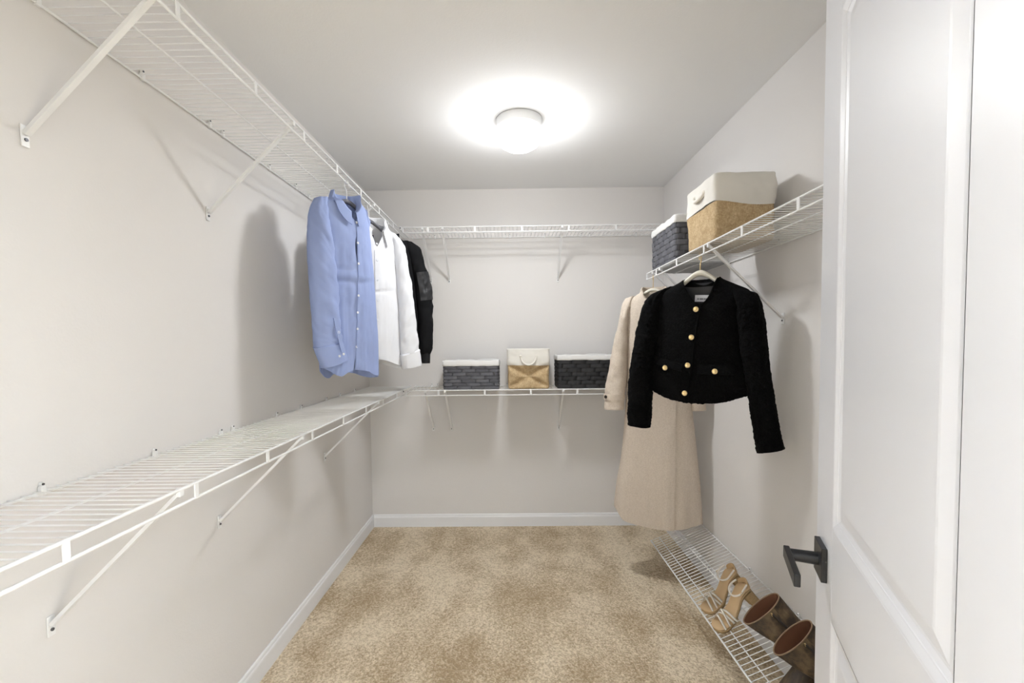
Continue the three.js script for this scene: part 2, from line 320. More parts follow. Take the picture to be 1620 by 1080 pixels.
// ---------------------------------------------------------------- wire shelves
// local frame: x along the wall, z from the wall to the front, y = 0 at the deck wires
const wireGeo = new THREE.CylinderGeometry(0.0017, 0.0017, DEEP, 6, 1).rotateX(Math.PI / 2).translate(0, 0.0012, DEEP / 2);
function wireShelf(label, len, { spacers = [], braces = [], clips = [], lip = 0.034, mids = [0.153], wireFrom = 0, group }) {
  const g = thing('wire_shelf', label, 'shelf', group);
  const X = (z, y, r, name) => part(name, rod(V3(0, y, z), V3(len, y, z), r, 10), M.wire, g);
  X(0.006, -0.003, 0.0032, 'back_rail');
  for (const m of mids) X(m, -0.003, 0.0024, 'middle_rail');
  X(DEEP, 0, 0.0036, 'front_rail');
  if (lip) X(DEEP, -lip, 0.0036, 'hanging_rail');
  for (let x = wireFrom + 0.006; x < len; x += 0.0254) { const w = part('deck_wire', wireGeo, M.wire, g); w.position.x = x; }
  const spG = lip ? rbox(0.013, lip + 0.002, 0.0035, 0.001, 0, -lip / 2, DEEP + 0.0028, 1) : null;
  if (lip) for (const s of spacers) { const m = part('spacer', spG, M.wire, g); m.position.x = s; }
  for (const b of braces) {
    const top = V3(0, lip ? -0.012 : -0.004, DEEP - 0.006), bot = V3(0, -0.300, 0.006), d = top.clone().sub(bot), ln = d.length(), ang = Math.atan2(d.y, d.z);
    const sh = new THREE.Shape(); sh.moveTo(-0.0065, -0.004); sh.lineTo(0.0065, -0.004); sh.lineTo(0.0065, 0.004); sh.lineTo(0.005, 0.004); sh.lineTo(0.005, -0.0025); sh.lineTo(-0.005, -0.0025); sh.lineTo(-0.005, 0.004); sh.lineTo(-0.0065, 0.004);
    const bar = new THREE.ExtrudeGeometry(sh, { depth: ln, bevelEnabled: false }).rotateX(-ang).translate(0, bot.y, bot.z);
    const br = part('brace', bar, M.wire, g); br.position.x = b;
    part('foot_plate', rbox(0.017, 0.046, 0.004, 0.0015, 0, -0.304, 0.0025, 1), M.wire, br);
    part('screw', new THREE.CylinderGeometry(0.0036, 0.0036, 0.003, 10).rotateX(Math.PI / 2).translate(0, -0.312, 0.0058), M.screw, br);
    part('rail_hook', rbox(0.014, 0.020, 0.010, 0.002, 0, -0.006, DEEP - 0.002, 1), M.wire, br);
  }
  const clG = merge([rbox(0.012, 0.022, 0.010, 0.0025, 0, 0.002, 0.0055, 1), new THREE.CylinderGeometry(0.004, 0.005, 0.006, 10).rotateX(Math.PI / 2).translate(0, 0.016, 0.005)]);
  const clS = new THREE.CylinderGeometry(0.0026, 0.0026, 0.002, 8).rotateX(Math.PI / 2).translate(0, 0.016, 0.009);
  for (const c of clips) { const m = part('wall_clip', clG, M.wire, g); m.position.x = c; part('screw', clS, M.screw, m); }
  return g;
}
const HU = 2.100, HLOW = 1.034, HR = 1.735;
// left wall: local x runs along -z (away from the camera), local z runs +x
const zs = -0.315, lenL = 2.965;
const along = list => list.map(d => d + zs);          // distance from the camera -> local x
const sideL = o => { o.rotation.y = Math.PI / 2; return o; };
const spL = [0.41, 0.715, 1.02, 1.325, 1.63, 1.935, 2.24, 2.545, 2.85];
{
  const a = wireShelf('long upper white wire shelf on the left wall, shirts hang from it', lenL, { spacers: along(spL), braces: along([0.975, 1.56, 2.465]), clips: along([0.70, 1.014, 1.297, 1.582, 1.653, 1.967, 2.207, 2.349, 2.66, 2.959]) });
  sideL(a).position.set(WL, HU, zs);
  const b = wireShelf('long lower white wire shelf on the left wall, empty', lenL, { spacers: along(spL), braces: along([0.975, 1.56, 2.465]), clips: along([0.969, 1.284, 1.581, 1.650, 1.965, 2.198, 2.5, 2.7, 2.959]) });
  sideL(b).position.set(WL, HLOW, zs);
}
{
  const x0 = -0.694, len = WR - x0 - 0.006, rx = l => l.map(v => v - x0);
  for (const [y, s0, label] of [[HU, -0.531, 'short upper white wire shelf on the end wall, nothing on it'], [HLOW, -0.4805, 'short lower white wire shelf on the end wall holding three baskets']]) {
    const sp = []; for (let k = -1; k < 6; k++) { const v = s0 + k * 0.305; if (v > x0 && v < WR - 0.02) sp.push(v); }
    const s = wireShelf(label, len, { spacers: rx(sp), braces: rx([-0.569, -0.437, 0.343]), clips: rx([-0.575, -0.535, -0.33, -0.03, 0.0, 0.25, 0.51, 0.57, 0.9]) });
    s.position.set(x0, y, ZB);
    part('end_cap', merge([rbox(0.006, 0.040, 0.010, 0.002, -0.001, -0.017, DEEP, 1), rbox(0.006, 0.012, 0.012, 0.002, -0.001, -0.001, 0.01, 1)]), M.wire, s);
    const cc = part('corner_clip', rbox(0.012, 0.026, 0.014, 0.003, -0.016, -0.006, DEEP - 0.004, 1), M.wire, s);
    part('screw', new THREE.CylinderGeometry(0.004, 0.004, 0.003, 10).rotateX(Math.PI / 2).translate(-0.016, -0.004, DEEP + 0.0045), M.screw, cc);
  }
}
{ // right wall: local x runs +z (towards the camera), local z runs -x
  const zEnd = -2.660, len = 2.660 - 0.315;
  const al = l => l.map(d => 2.660 - d);
  const s = wireShelf('white wire shelf on the right wall with two baskets, jacket hanging below', len, { spacers: al([2.488, 2.184, 1.879, 1.574, 1.269, 0.964, 0.659]), braces: al([2.56, 2.44, 1.847, 0.9]), clips: al([2.63, 2.3, 1.87, 1.5, 1.2, 0.8]), });
  s.rotation.y = -Math.PI / 2; s.position.set(WR, HR, zEnd);
  part('end_cap', rbox(0.004, 0.040, 0.009, 0.0015, 0, -0.017, DEEP, 1), M.wire, s);
  // slanted shoe rack
  const t = wireShelf('low slanted white wire shoe rack along the right wall', 1.75, { lip: 0, mids: [0.153, 0.253], clips: [0.02, 0.60, 0.95, 1.35, 1.7] });
  t.rotation.order = 'YXZ'; t.rotation.y = -Math.PI / 2; t.rotation.x = Math.atan2(0.122, 0.283); t.position.set(WR - 0.001, 0.285, -2.655);
}
// ---------------------------------------------------------------- deck frame of the shoe rack, for the shoes
function onRack(o, s, depth, turn) {    // s: distance from the wall down the slope
  const e1 = V3(-0.918, -0.396, 0), n = V3(-0.396, 0.918, 0), e3 = V3(0, 0, -1);
  const m = new THREE.Matrix4().makeBasis(e1, n, e3);
  o.quaternion.setFromRotationMatrix(m).multiply(new THREE.Quaternion().setFromAxisAngle(V3(0, 1, 0), turn));
  o.position.set(WR, 0.285, -depth).addScaledVector(e1, s).addScaledVector(n, 0.0032);
}
//@@MORE
// ---------------------------------------------------------------- hangers
// origin at the top of the rail; x along the shoulders, z to the front
function hanger(label, hookMat, armMat, { half = 0.20, drop = 0.075, top = -0.075, r = 0.008, dip = 0.0, flat = 1 }) {
  const g = thing('clothes_hanger', label, 'hanger');
  const pts = []; for (let i = 0; i <= 10; i++) { const a = Math.PI * (1.18 - i / 10 * 1.18); pts.push([0.019 * Math.cos(a + 0.0) * 1, 0.019 * Math.sin(a) - 0.014, 0]); }
  pts.reverse(); // from the free tip over the rail
  const hook = [[-0.016, -0.021, 0], [-0.0175, -0.012, 0], [-0.012, 0.001, 0], [0, 0.0052, 0], [0.012, 0.000, 0], [0.0165, -0.012, 0], [0.012, -0.026, 0], [0.003, -0.036, 0], [0, -0.048, 0], [0, top, 0]];
  part('hook', tube(hook.map(([x, y]) => [0, y, -x * 0.8]), 0.0021, 60, 8), hookMat, g);
  // arched arms
  const rings = [];
  for (let i = 0; i <= 40; i++) {
    const s = i / 40 * 2 - 1, x = s * half, y = top - drop * ((Math.sqrt(s * s + 0.04) - 0.20) / 0.82) - dip * Math.exp(-s * s * 30);
    const rr = r * (0.75 + 0.5 * (1 - Math.abs(s))) * (Math.abs(s) > 0.97 ? 0.7 : 1), ring = [];
    for (let k = 0; k < 12; k++) { const a = k / 12 * Math.PI * 2; ring.push([x, y + Math.sin(a) * rr, Math.cos(a) * rr * flat - 0.012 * s * s * 0]); }
    rings.push(ring);
  }
  part('arms', loft(rings, true, true), armMat, g);
  return g;
}
// ---------------------------------------------------------------- garments
// body(y) = [left, right, front depth, back depth]; x across, y down from the rail, z to the front
function panelSheet(body, y0, y1, left, right, front, opt = {}) {
  const { nu = 40, nv = 70, th = 0.0024, off = 0, fold = null, hem = null, p = 2.4, q = 1.7 } = opt;
  return sheet((u, v) => {
    let y = lerp(y0, y1, v);
    const [xl, xr, tf, tb] = body(y);
    const a = left ? left(y) : xl, b = right ? right(y) : xr;
    const x = lerp(Math.max(a, xl), Math.min(b, xr), u), mid = (xl + xr) / 2, s = clamp(Math.abs((x - mid) / ((xr - xl) / 2 + 1e-6)));
    const prof = Math.pow(1 - Math.pow(s, p), 1 / q);
    let z = (front ? tf : -tb) * prof + off;
    let xx = x, dy = 0;
    if (hem) dy = hem(x) * (1 - v) * (1 - v) * (1 - v);
    if (fold) { const f = fold(x, y, s); z += f * Math.min(1, (1 - s) * 4 + 0.15); }
    return [xx, y + dy, z];
  }, nu, nv, th);
}
// sleeve along a path: [t, outer x, outer y, inner x, inner y, z, depth]
function sleeveGeo(stations, { n = 28, rows = 60, wr = 0.003, freq = 22, end = true, sd = 1, start = false, rag = 0 } = {}) {
  const c = curve(stations), rings = [];
  const ring = (t, k = 1) => {
    const [ox, oy, ix, iy, z, dp] = c(t), cx = (ox + ix) / 2, cy = (oy + iy) / 2, hx = (ox - ix) / 2, hy = (oy - iy) / 2, out = [];
    for (let j = 0; j < n; j++) {
      const a = j / n * Math.PI * 2, ca = Math.cos(a), sa = Math.sin(a);
      const sup = Math.pow(Math.pow(Math.abs(ca), 2.5) + Math.pow(Math.abs(sa), 2.5), -1 / 2.5);
      const w = wr * (fbm(ca * 1.3 + sd * 9, sa * 1.3, t * freq * 0.45 + sd) + 0.6 * nz(ca * 2 + sa * 3 + sd, t * freq + ca * 2.2, sd * 3.1));
      const r = rag ? rag * nz(j * 3.7 + sd, t * 90, 1.7) : 0;
      const e = k + (w + r) / Math.max(0.02, Math.hypot(hx, hy));
      out.push([cx + hx * ca * sup * e, cy + hy * ca * sup * e, z + dp * sa * sup * e + w * 0.6]);
    }
    return out;
  };
  if (start) rings.push(ring(0, 0.02));
  for (let i = 0; i <= rows; i++) rings.push(ring(i / rows));
  if (end) { rings.push(ring(1, 0.93)); const deep = ring(0.965, 0.86); rings.push(deep); rings.push(ring(0.96, 0.02)); }
  return loft(rings);
}
function sleevePatch(stations, a0, a1, t0, t1, k, { wr = 0.003, freq = 22, sd = 1 } = {}) {   // a piece of cloth sewn on a sleeve
  const c = curve(stations);
  return sheet((u, v) => {
    const t = lerp(t1, t0, v), a = lerp(a0, a1, u), ca = Math.cos(a), sa = Math.sin(a), [ox, oy, ix, iy, z, dp] = c(t), hx = (ox - ix) / 2, hy = (oy - iy) / 2;
    const sup = Math.pow(Math.pow(Math.abs(ca), 2.5) + Math.pow(Math.abs(sa), 2.5), -1 / 2.5);
    const w = wr * (fbm(ca * 1.3 + sd * 9, sa * 1.3, t * freq * 0.45 + sd) + 0.6 * nz(ca * 2 + sa * 3 + sd, t * freq + ca * 2.2, sd * 3.1)), e = k + w / Math.max(0.02, Math.hypot(hx, hy));
    return [(ox + ix) / 2 + hx * ca * sup * e, (oy + iy) / 2 + hy * ca * sup * e, z + dp * sa * sup * e + w * 0.6];
  }, 14, 20, 0.002);
}
function buttonGeo(r = 0.0055, h = 0.003) { return new THREE.LatheGeometry([[0, h * 0.55], [r * 0.55, h * 0.5], [r * 0.7, h], [r * 0.92, h * 0.9], [r, h * 0.4], [r * 0.9, 0], [0, 0]].map(p => new THREE.Vector2(...p)), 16).rotateX(Math.PI / 2); }
// front z of a body at a place
const frontZ = (body, x, y, p = 2.4, q = 1.7) => { const [xl, xr, tf] = body(y); const s = clamp(Math.abs((x - (xl + xr) / 2) / ((xr - xl) / 2))); return tf * Math.pow(1 - Math.pow(s, p), 1 / q); };
// shirt collar: a stand with a folded fall
function collarGeo(cx, y0, rx, rz, { open = 0.5, stand = 0.038, fall = 0.045, tip = 0.035, tilt = 0.03, spread = 1.0, zc = 0, body = null }) {
  // u from the left front, round the back, to the right front
  return sheet((u, v) => {
    const a = lerp(Math.PI / 2 + open, Math.PI * 2.5 - open, u);       // front is +z (angle pi/2)
    const ca = Math.cos(a), sa = Math.sin(a), fr = Math.max(0, sa), e = Math.abs(u * 2 - 1);
    const tipw = clamp((e - 0.46) / 0.54), fl = fall * (0.50 + 0.50 * smooth(0.36, 0.52, e));
    const base = y0 - tilt * fr * 1.4;
    let x, y, z, k;
    if (v < 0.42) { k = v / 0.42; const r = 1 + 0.02 * k; x = cx + rx * r * ca; z = zc + rz * r * sa; y = base + stand * k * (1 - 0.35 * tipw); }
    else { k = (v - 0.42) / 0.58; const r = 1.06 + 0.16 * k + 0.10 * tipw * k; x = cx + rx * r * ca * (1 + 0.20 * smooth(0.32, 0.55, e) * k * spread); z = zc + rz * r * sa + 0.008 * tipw * k; y = base + stand * (1 - 0.35 * tipw) + 0.002 * Math.sin(k * Math.PI) - (fl + tip * tipw) * k; }
    if (body && k !== undefined && v > 0.42 && sa > 0) z = Math.max(z, frontZ(body, x, y) + 0.012);
    return [x, y, z];
  }, 56, 20, 0.0026);
}
// ---- a shirt: body, fronts, back, sleeves, cuffs, collar, placket, buttons
function shirt(name, label, mat, o) {
  const g = thing(name, label, 'shirt');
  const body = curve(o.body), foldF = (x, y, s) => o.foldAmp * (smooth(-0.1, -0.8, y) * (Math.sin(x * o.foldK + 1.3 + y * 2) * 0.5 + fbm(x * 16, y * 2.2, o.sd) * 1.3) + 0.45 * fbm(x * 14 + 5, y * 14, o.sd + 2) + (o.crease ? o.crease(x, y) : 0));
  const yTop = o.top, yHem = o.hem, xc = y => o.cx(y);
  const hemL = x => o.hemCurve ? o.hemCurve(x) : 0;
  const lapW = o.lap || 0.014;
  const nk = y => y > o.vee ? (y - o.vee) / (yTop - o.vee) : 0;
  part('front_panel', panelSheet(body, yHem, yTop, null, y => lerp(xc(y) + (o.gap ? -o.gap(y) : lapW), o.cx(yTop) - o.neck, Math.pow(nk(y), 0.8)), true, { fold: foldF, hem: hemL, off: 0.003 }), mat, g);
  part('front_panel', panelSheet(body, yHem, yTop, y => lerp(xc(y) - (o.gap ? 0.002 : lapW), o.cx(yTop) + o.neck, Math.pow(nk(y), 0.8)), null, true, { fold: foldF, hem: hemL, off: -0.001 }), mat, g);
  part('back_panel', panelSheet(body, yHem - 0.012, yTop + 0.004, null, null, false, { nu: 60, fold: (x, y, s) => foldF(x + 3, y, s) * 0.8, hem: hemL }), mat, g);
  const pl = sheet((u, v) => { const y = lerp(yHem + 0.012, o.vee, v), x = xc(y) + (o.gap ? lerp(-0.002, 0.026, u) : lerp(-lapW, lapW, u)); return [x, y + hemL(x) * Math.pow(1 - v, 3), frontZ(body, x, y) + foldF(x, y, 0) + 0.0058]; }, 6, 70, 0.002);
  part('placket', pl, mat, g);
  for (const y of o.buttons) part('button', buttonGeo(0.0055).translate(xc(y), y, frontZ(body, xc(y), y) + foldF(xc(y), y, 0) + 0.0066), M.buttonWhite, g);
  part('collar', collarGeo(o.cx(yTop), yTop - 0.002, o.neck * 1.04, o.neckZ, { ...o.collar, body }), mat, g);
  for (const s of o.sleeves) {
    const sl = part('sleeve', sleeveGeo(s.path, s), mat, g);
    part('cuff', sleeveGeo(s.cuff, { ...s, wr: 0.0008, rows: 12 }), mat, sl);
    for (const [x, y, z] of s.buttons || []) part('cuff_button', buttonGeo(0.0055).translate(x, y, z), M.buttonWhite, sl);
    if (s.placket) part('sleeve_placket', sheet((u, v) => { const k = s.placket(v); return [k[0] + lerp(-0.009, 0.009, u), k[1], k[2]]; }, 4, 24, 0.003), mat, sl);
  }
  return g;
}
const RX = WL + DEEP, RRX = WR - DEEP;
const place = (o, x, y, depth, a) => { o.position.set(x, y, -depth); o.rotation.y = a * Math.PI / 180; return o; };

// ---- blue shirt
const hangY = HU - 0.034 + 0.0036;
{
  const H_ = place(hanger('grey hanger with white hook holding the blue shirt', M.hangerWhite, M.hangerGrey, { half: 0.135, drop: 0.066, top: -0.088, flat: 1.2 }), RX, hangY, 2.049, 55);
  const b = shirt('dress_shirt', 'light blue long-sleeved dress shirt hanging nearest the camera', M.blue, {
    sd: 1.7, body: [[-0.865, -0.150, 0.150, 0.050, 0.050], [-0.70, -0.158, 0.152, 0.056, 0.052], [-0.50, -0.162, 0.140, 0.062, 0.050], [-0.30, -0.165, 0.122, 0.066, 0.048], [-0.19, -0.168, 0.112, 0.060, 0.044], [-0.14, -0.164, 0.105, 0.052, 0.040], [-0.115, -0.130, 0.090, 0.048, 0.038], [-0.095, -0.062, 0.056, 0.046, 0.036]],
    foldAmp: 0.009, foldK: 40, top: -0.098, hem: -0.815, vee: -0.190, neck: 0.052, neckZ: 0.046,
    cx: y => lerp(-0.014, 0.0, smooth(-0.85, -0.3, y)) - 0.012 * smooth(-0.16, -0.10, y), gap: y => -0.004 + 0.016 * Math.exp(-Math.pow((y + 0.31) / 0.075, 2)) + 0.016 * smooth(-0.72, -0.81, y), hemCurve: x => -0.040 + 0.020 * Math.cos(x * 24) + 0.010 * nz(x * 12, 3) + 0.05 * smooth(-0.07, -0.15, x),
    crease: (x, y) => -0.55 * Math.exp(-Math.pow((y + 0.445 + 0.03 * nz(x * 9, 2)) / 0.008, 2)) + 0.35 * Math.exp(-Math.pow((y + 0.425) / 0.012, 2)) - 0.5 * Math.exp(-Math.pow((y + 0.405 + x * 0.1) / 0.006, 2)) * smooth(0.02, -0.05, x),
    buttons: [-0.19, -0.28, -0.37, -0.51, -0.584, -0.656, -0.735], collar: { open: 0.20, stand: 0.050, fall: 0.062, tip: 0.000, tilt: 0.056 },
    sleeves: [
      { sd: 2.3, wr: 0.0045, start: true, path: [[0, -0.150, -0.107, -0.105, -0.098, 0.002, 0.030], [0.05, -0.172, -0.142, -0.108, -0.140, 0.010, 0.034], [0.10, -0.184, -0.180, -0.112, -0.18, 0.014, 0.044], [0.16, -0.192, -0.230, -0.112, -0.235, 0.022, 0.052], [0.34, -0.206, -0.352, -0.103, -0.36, 0.034, 0.050], [0.52, -0.208, -0.482, -0.098, -0.47, 0.044, 0.048], [0.75, -0.207, -0.640, -0.094, -0.625, 0.052, 0.044], [1, -0.206, -0.742, -0.088, -0.720, 0.056, 0.040]],
        cuff: [[0, -0.209, -0.735, -0.086, -0.712, 0.056, 0.044], [1, -0.176, -0.820, -0.066, -0.790, 0.060, 0.046]], buttons: [[-0.132, -0.772, 0.109], [-0.112, -0.764, 0.109], [-0.127, -0.673, 0.101]],
        placket: v => { const y = lerp(-0.755, -0.615, v); return [lerp(-0.112, -0.140, v), y, lerp(0.106, 0.0985, v)]; } },
      { sd: 5.1, wr: 0.004, start: true, path: [[0, 0.100, -0.115, 0.060, -0.105, -0.005, 0.030], [0.08, 0.122, -0.16, 0.062, -0.16, -0.02, 0.042], [0.5, 0.118, -0.45, 0.030, -0.45, -0.075, 0.040], [1, 0.105, -0.74, 0.020, -0.74, -0.085, 0.036]],
        cuff: [[0, 0.107, -0.735, 0.018, -0.735, -0.085, 0.038], [1, 0.105, -0.80, 0.020, -0.80, -0.085, 0.038]] }],
  });
  place(b, RX, hangY, 2.049, 55);
}
// ---- white shirt
{
  place(hanger('grey hanger with white hook holding the white shirt', M.hangerWhite, M.hangerGrey, { half: 0.150, drop: 0.095, top: -0.090, flat: 1.2 }), RX, hangY, 2.365, 45);
  const w = shirt('dress_shirt', 'white long-sleeved dress shirt hanging between blue shirt and black jacket', M.white, {
    sd: 4.2, body: [[-0.845, -0.190, 0.175, 0.045, 0.050], [-0.60, -0.190, 0.170, 0.052, 0.052], [-0.40, -0.188, 0.162, 0.058, 0.050], [-0.26, -0.185, 0.158, 0.060, 0.046], [-0.20, -0.182, 0.160, 0.054, 0.042], [-0.165, -0.165, 0.150, 0.046, 0.040], [-0.125, -0.105, 0.108, 0.044, 0.038], [-0.098, -0.062, 0.062, 0.044, 0.036]],
    foldAmp: 0.005, foldK: 30, top: -0.102, hem: -0.800, vee: -0.25, neck: 0.060, neckZ: 0.046,
    cx: y => 0.006 + 0.014 * smooth(-0.24, -0.10, y), hemCurve: x => -0.025 + 0.02 * Math.cos((x - 0.02) * 20) + 0.006 * nz(x * 12, 7),
    crease: (x, y) => -1.4 * Math.exp(-Math.pow((y + 0.46 - 0.16 * x) / 0.007, 2)) * smooth(0.16, 0.02, x),
    buttons: [-0.215, -0.30, -0.40, -0.50, -0.60, -0.70], collar: { open: 0.50, stand: 0.048, fall: 0.066, tip: 0.018, tilt: 0.056 },
    sleeves: [
      { sd: 3.3, wr: 0.004, start: true, path: [[0, 0.150, -0.145, 0.105, -0.125, 0.0, 0.028], [0.06, 0.182, -0.185, 0.112, -0.18, 0.006, 0.044], [0.16, 0.199, -0.250, 0.124, -0.255, 0.012, 0.050], [0.38, 0.224, -0.413, 0.140, -0.425, 0.020, 0.046], [0.66, 0.247, -0.587, 0.152, -0.62, 0.026, 0.040], [1, 0.266, -0.765, 0.156, -0.79, 0.030, 0.034]],
        cuff: [[0, 0.268, -0.755, 0.150, -0.785, 0.030, 0.036], [1, 0.281, -0.845, 0.163, -0.862, 0.030, 0.036]] },
      { sd: 6.1, wr: 0.004, start: true, path: [[0, -0.175, -0.155, -0.130, -0.128, 0.0, 0.028], [0.1, -0.215, -0.22, -0.14, -0.20, 0.0, 0.044], [0.5, -0.235, -0.45, -0.15, -0.45, 0.006, 0.042], [1, -0.225, -0.74, -0.14, -0.74, 0.01, 0.034]],
        cuff: [[0, -0.227, -0.735, -0.138, -0.735, 0.01, 0.036], [1, -0.222, -0.80, -0.138, -0.80, 0.01, 0.036]] }],
  });
  place(w, RX, hangY, 2.365, 45);
  part('neck_label', sheet((u, v) => [lerp(-0.014, 0.034, u), lerp(-0.182, -0.154, v), -0.018 - 0.004 * (1 - Math.pow(u * 2 - 1, 2))], 6, 3, 0.001), M.tagDark, w, 'small dark blue neck label');
}
// ---- black bomber jacket
{
  place(hanger('white hanger holding the black zip-pocket jacket', M.hangerWhite, M.hangerWhite, { half: 0.15, drop: 0.070, top: -0.078, r: 0.006 }), RX, hangY, 2.72, 40);
  const g = thing('bomber_jacket', 'plain black jacket with ribbed cuff behind the white shirt', 'jacket');
  const body = curve([[-0.70, -0.205, 0.200, 0.058, 0.055], [-0.60, -0.215, 0.205, 0.068, 0.06], [-0.40, -0.205, 0.195, 0.068, 0.06], [-0.22, -0.200, 0.190, 0.06, 0.05], [-0.15, -0.185, 0.180, 0.05, 0.045], [-0.118, -0.135, 0.140, 0.046, 0.042], [-0.095, -0.070, 0.075, 0.045, 0.040]]);
  const fold = (x, y) => 0.005 * fbm(x * 12, y * 5, 8.8);
  part('front_panel', panelSheet(body, -0.66, -0.098, null, y => 0.004, true, { fold, nv: 40 }), M.bomber, g);
  part('front_panel', panelSheet(body, -0.66, -0.098, y => -0.004, null, true, { fold, nv: 40 }), M.bomber, g);
  part('back_panel', panelSheet(body, -0.66, -0.098, null, null, false, { fold, nu: 50, nv: 40 }), M.bomber, g);
  const hr = []; for (let i = 0; i <= 8; i++) { const y = lerp(-0.652, -0.715, i / 8), r = []; for (let k = 0; k < 120; k++) { const a = k / 120 * Math.PI * 2, w = 1 + 0.012 * (k % 2); r.push([0.196 * Math.cos(a) * w - 0.003, y, 0.060 * Math.sin(a) * w]); } hr.push(r); }
  part('hem_band', loft(hr), M.rib, g, 'ribbed hem band');
  const cr = []; for (let i = 0; i <= 6; i++) { const r = []; for (let k = 0; k < 90; k++) { const a = k / 90 * Math.PI * 2, w = 1 + 0.014 * (k % 2); r.push([0.072 * Math.cos(a) * w, -0.105 + 0.045 * i / 6 - 0.02 * Math.max(0, Math.sin(a)), 0.046 * Math.sin(a) * w]); } cr.push(r); }
  part('collar', loft(cr), M.rib, g, 'ribbed stand collar');
  part('zipper', box(0.010, 0.54, 0.004, 0, -0.39, 0.071), M.screw, g);
  const mk = (sg, path, cuff, sd) => {
    const s = part('sleeve', sleeveGeo(path, { sd, wr: 0.0045, start: true }), M.bomber, g);
    const c = curve(cuff), rings = []; for (let i = 0; i <= 8; i++) { const [ox, oy, ix, iy, z, dp] = c(i / 8), r = []; for (let k = 0; k < 60; k++) { const a = k / 60 * Math.PI * 2, w = 1 + 0.03 * (k % 2); r.push([(ox + ix) / 2 + (ox - ix) / 2 * Math.cos(a) * w, (oy + iy) / 2 + (oy - iy) / 2 * Math.cos(a), z + dp * Math.sin(a) * w]); } rings.push(r); }
    part('cuff', loft(rings, false, true), M.rib, s, 'ribbed cuff'); return s;
  };
  const rp = [[0, 0.150, -0.104, 0.10, -0.10, 0, 0.03], [0.05, 0.196, -0.135, 0.105, -0.15, 0.005, 0.05], [0.13, 0.214, -0.19, 0.125, -0.21, 0.014, 0.058], [0.28, 0.240, -0.295, 0.140, -0.31, 0.022, 0.060], [0.48, 0.267, -0.426, 0.158, -0.44, 0.028, 0.058], [0.76, 0.271, -0.612, 0.172, -0.62, 0.032, 0.052], [0.95, 0.264, -0.755, 0.176, -0.755, 0.034, 0.044], [1, 0.250, -0.790, 0.186, -0.790, 0.034, 0.034]];
  const R = mk(1, rp, [[0, 0.250, -0.78, 0.188, -0.78, 0.034, 0.034], [1, 0.247, -0.848, 0.193, -0.848, 0.034, 0.028]], 7.7);
  const pk = part('sleeve_pocket', sleevePatch(rp, 2.35, 0.45, 0.26, 0.52, 1.035, { sd: 7.7, wr: 0.0045 }), M.bomberPocket, R, 'satin zip pocket on the sleeve');
  part('pocket_zip', sleevePatch(rp, 1.75, 1.62, 0.28, 0.45, 1.075, { sd: 7.7, wr: 0.0045 }), M.bomberPocket, R);
  mk(-1, [[0, -0.150, -0.104, -0.10, -0.10, 0, 0.03], [0.1, -0.215, -0.19, -0.14, -0.20, 0.0, 0.055], [0.5, -0.245, -0.44, -0.16, -0.44, 0.0, 0.055], [0.95, -0.240, -0.75, -0.16, -0.75, 0.0, 0.045], [1, -0.23, -0.79, -0.17, -0.79, 0, 0.034]], [[0, -0.23, -0.78, -0.17, -0.78, 0, 0.034], [1, -0.23, -0.845, -0.17, -0.845, 0, 0.028]], 9.2);
  place(g, RX, hangY, 2.72, 40);
}
const hangR = HR - 0.034 + 0.0036;
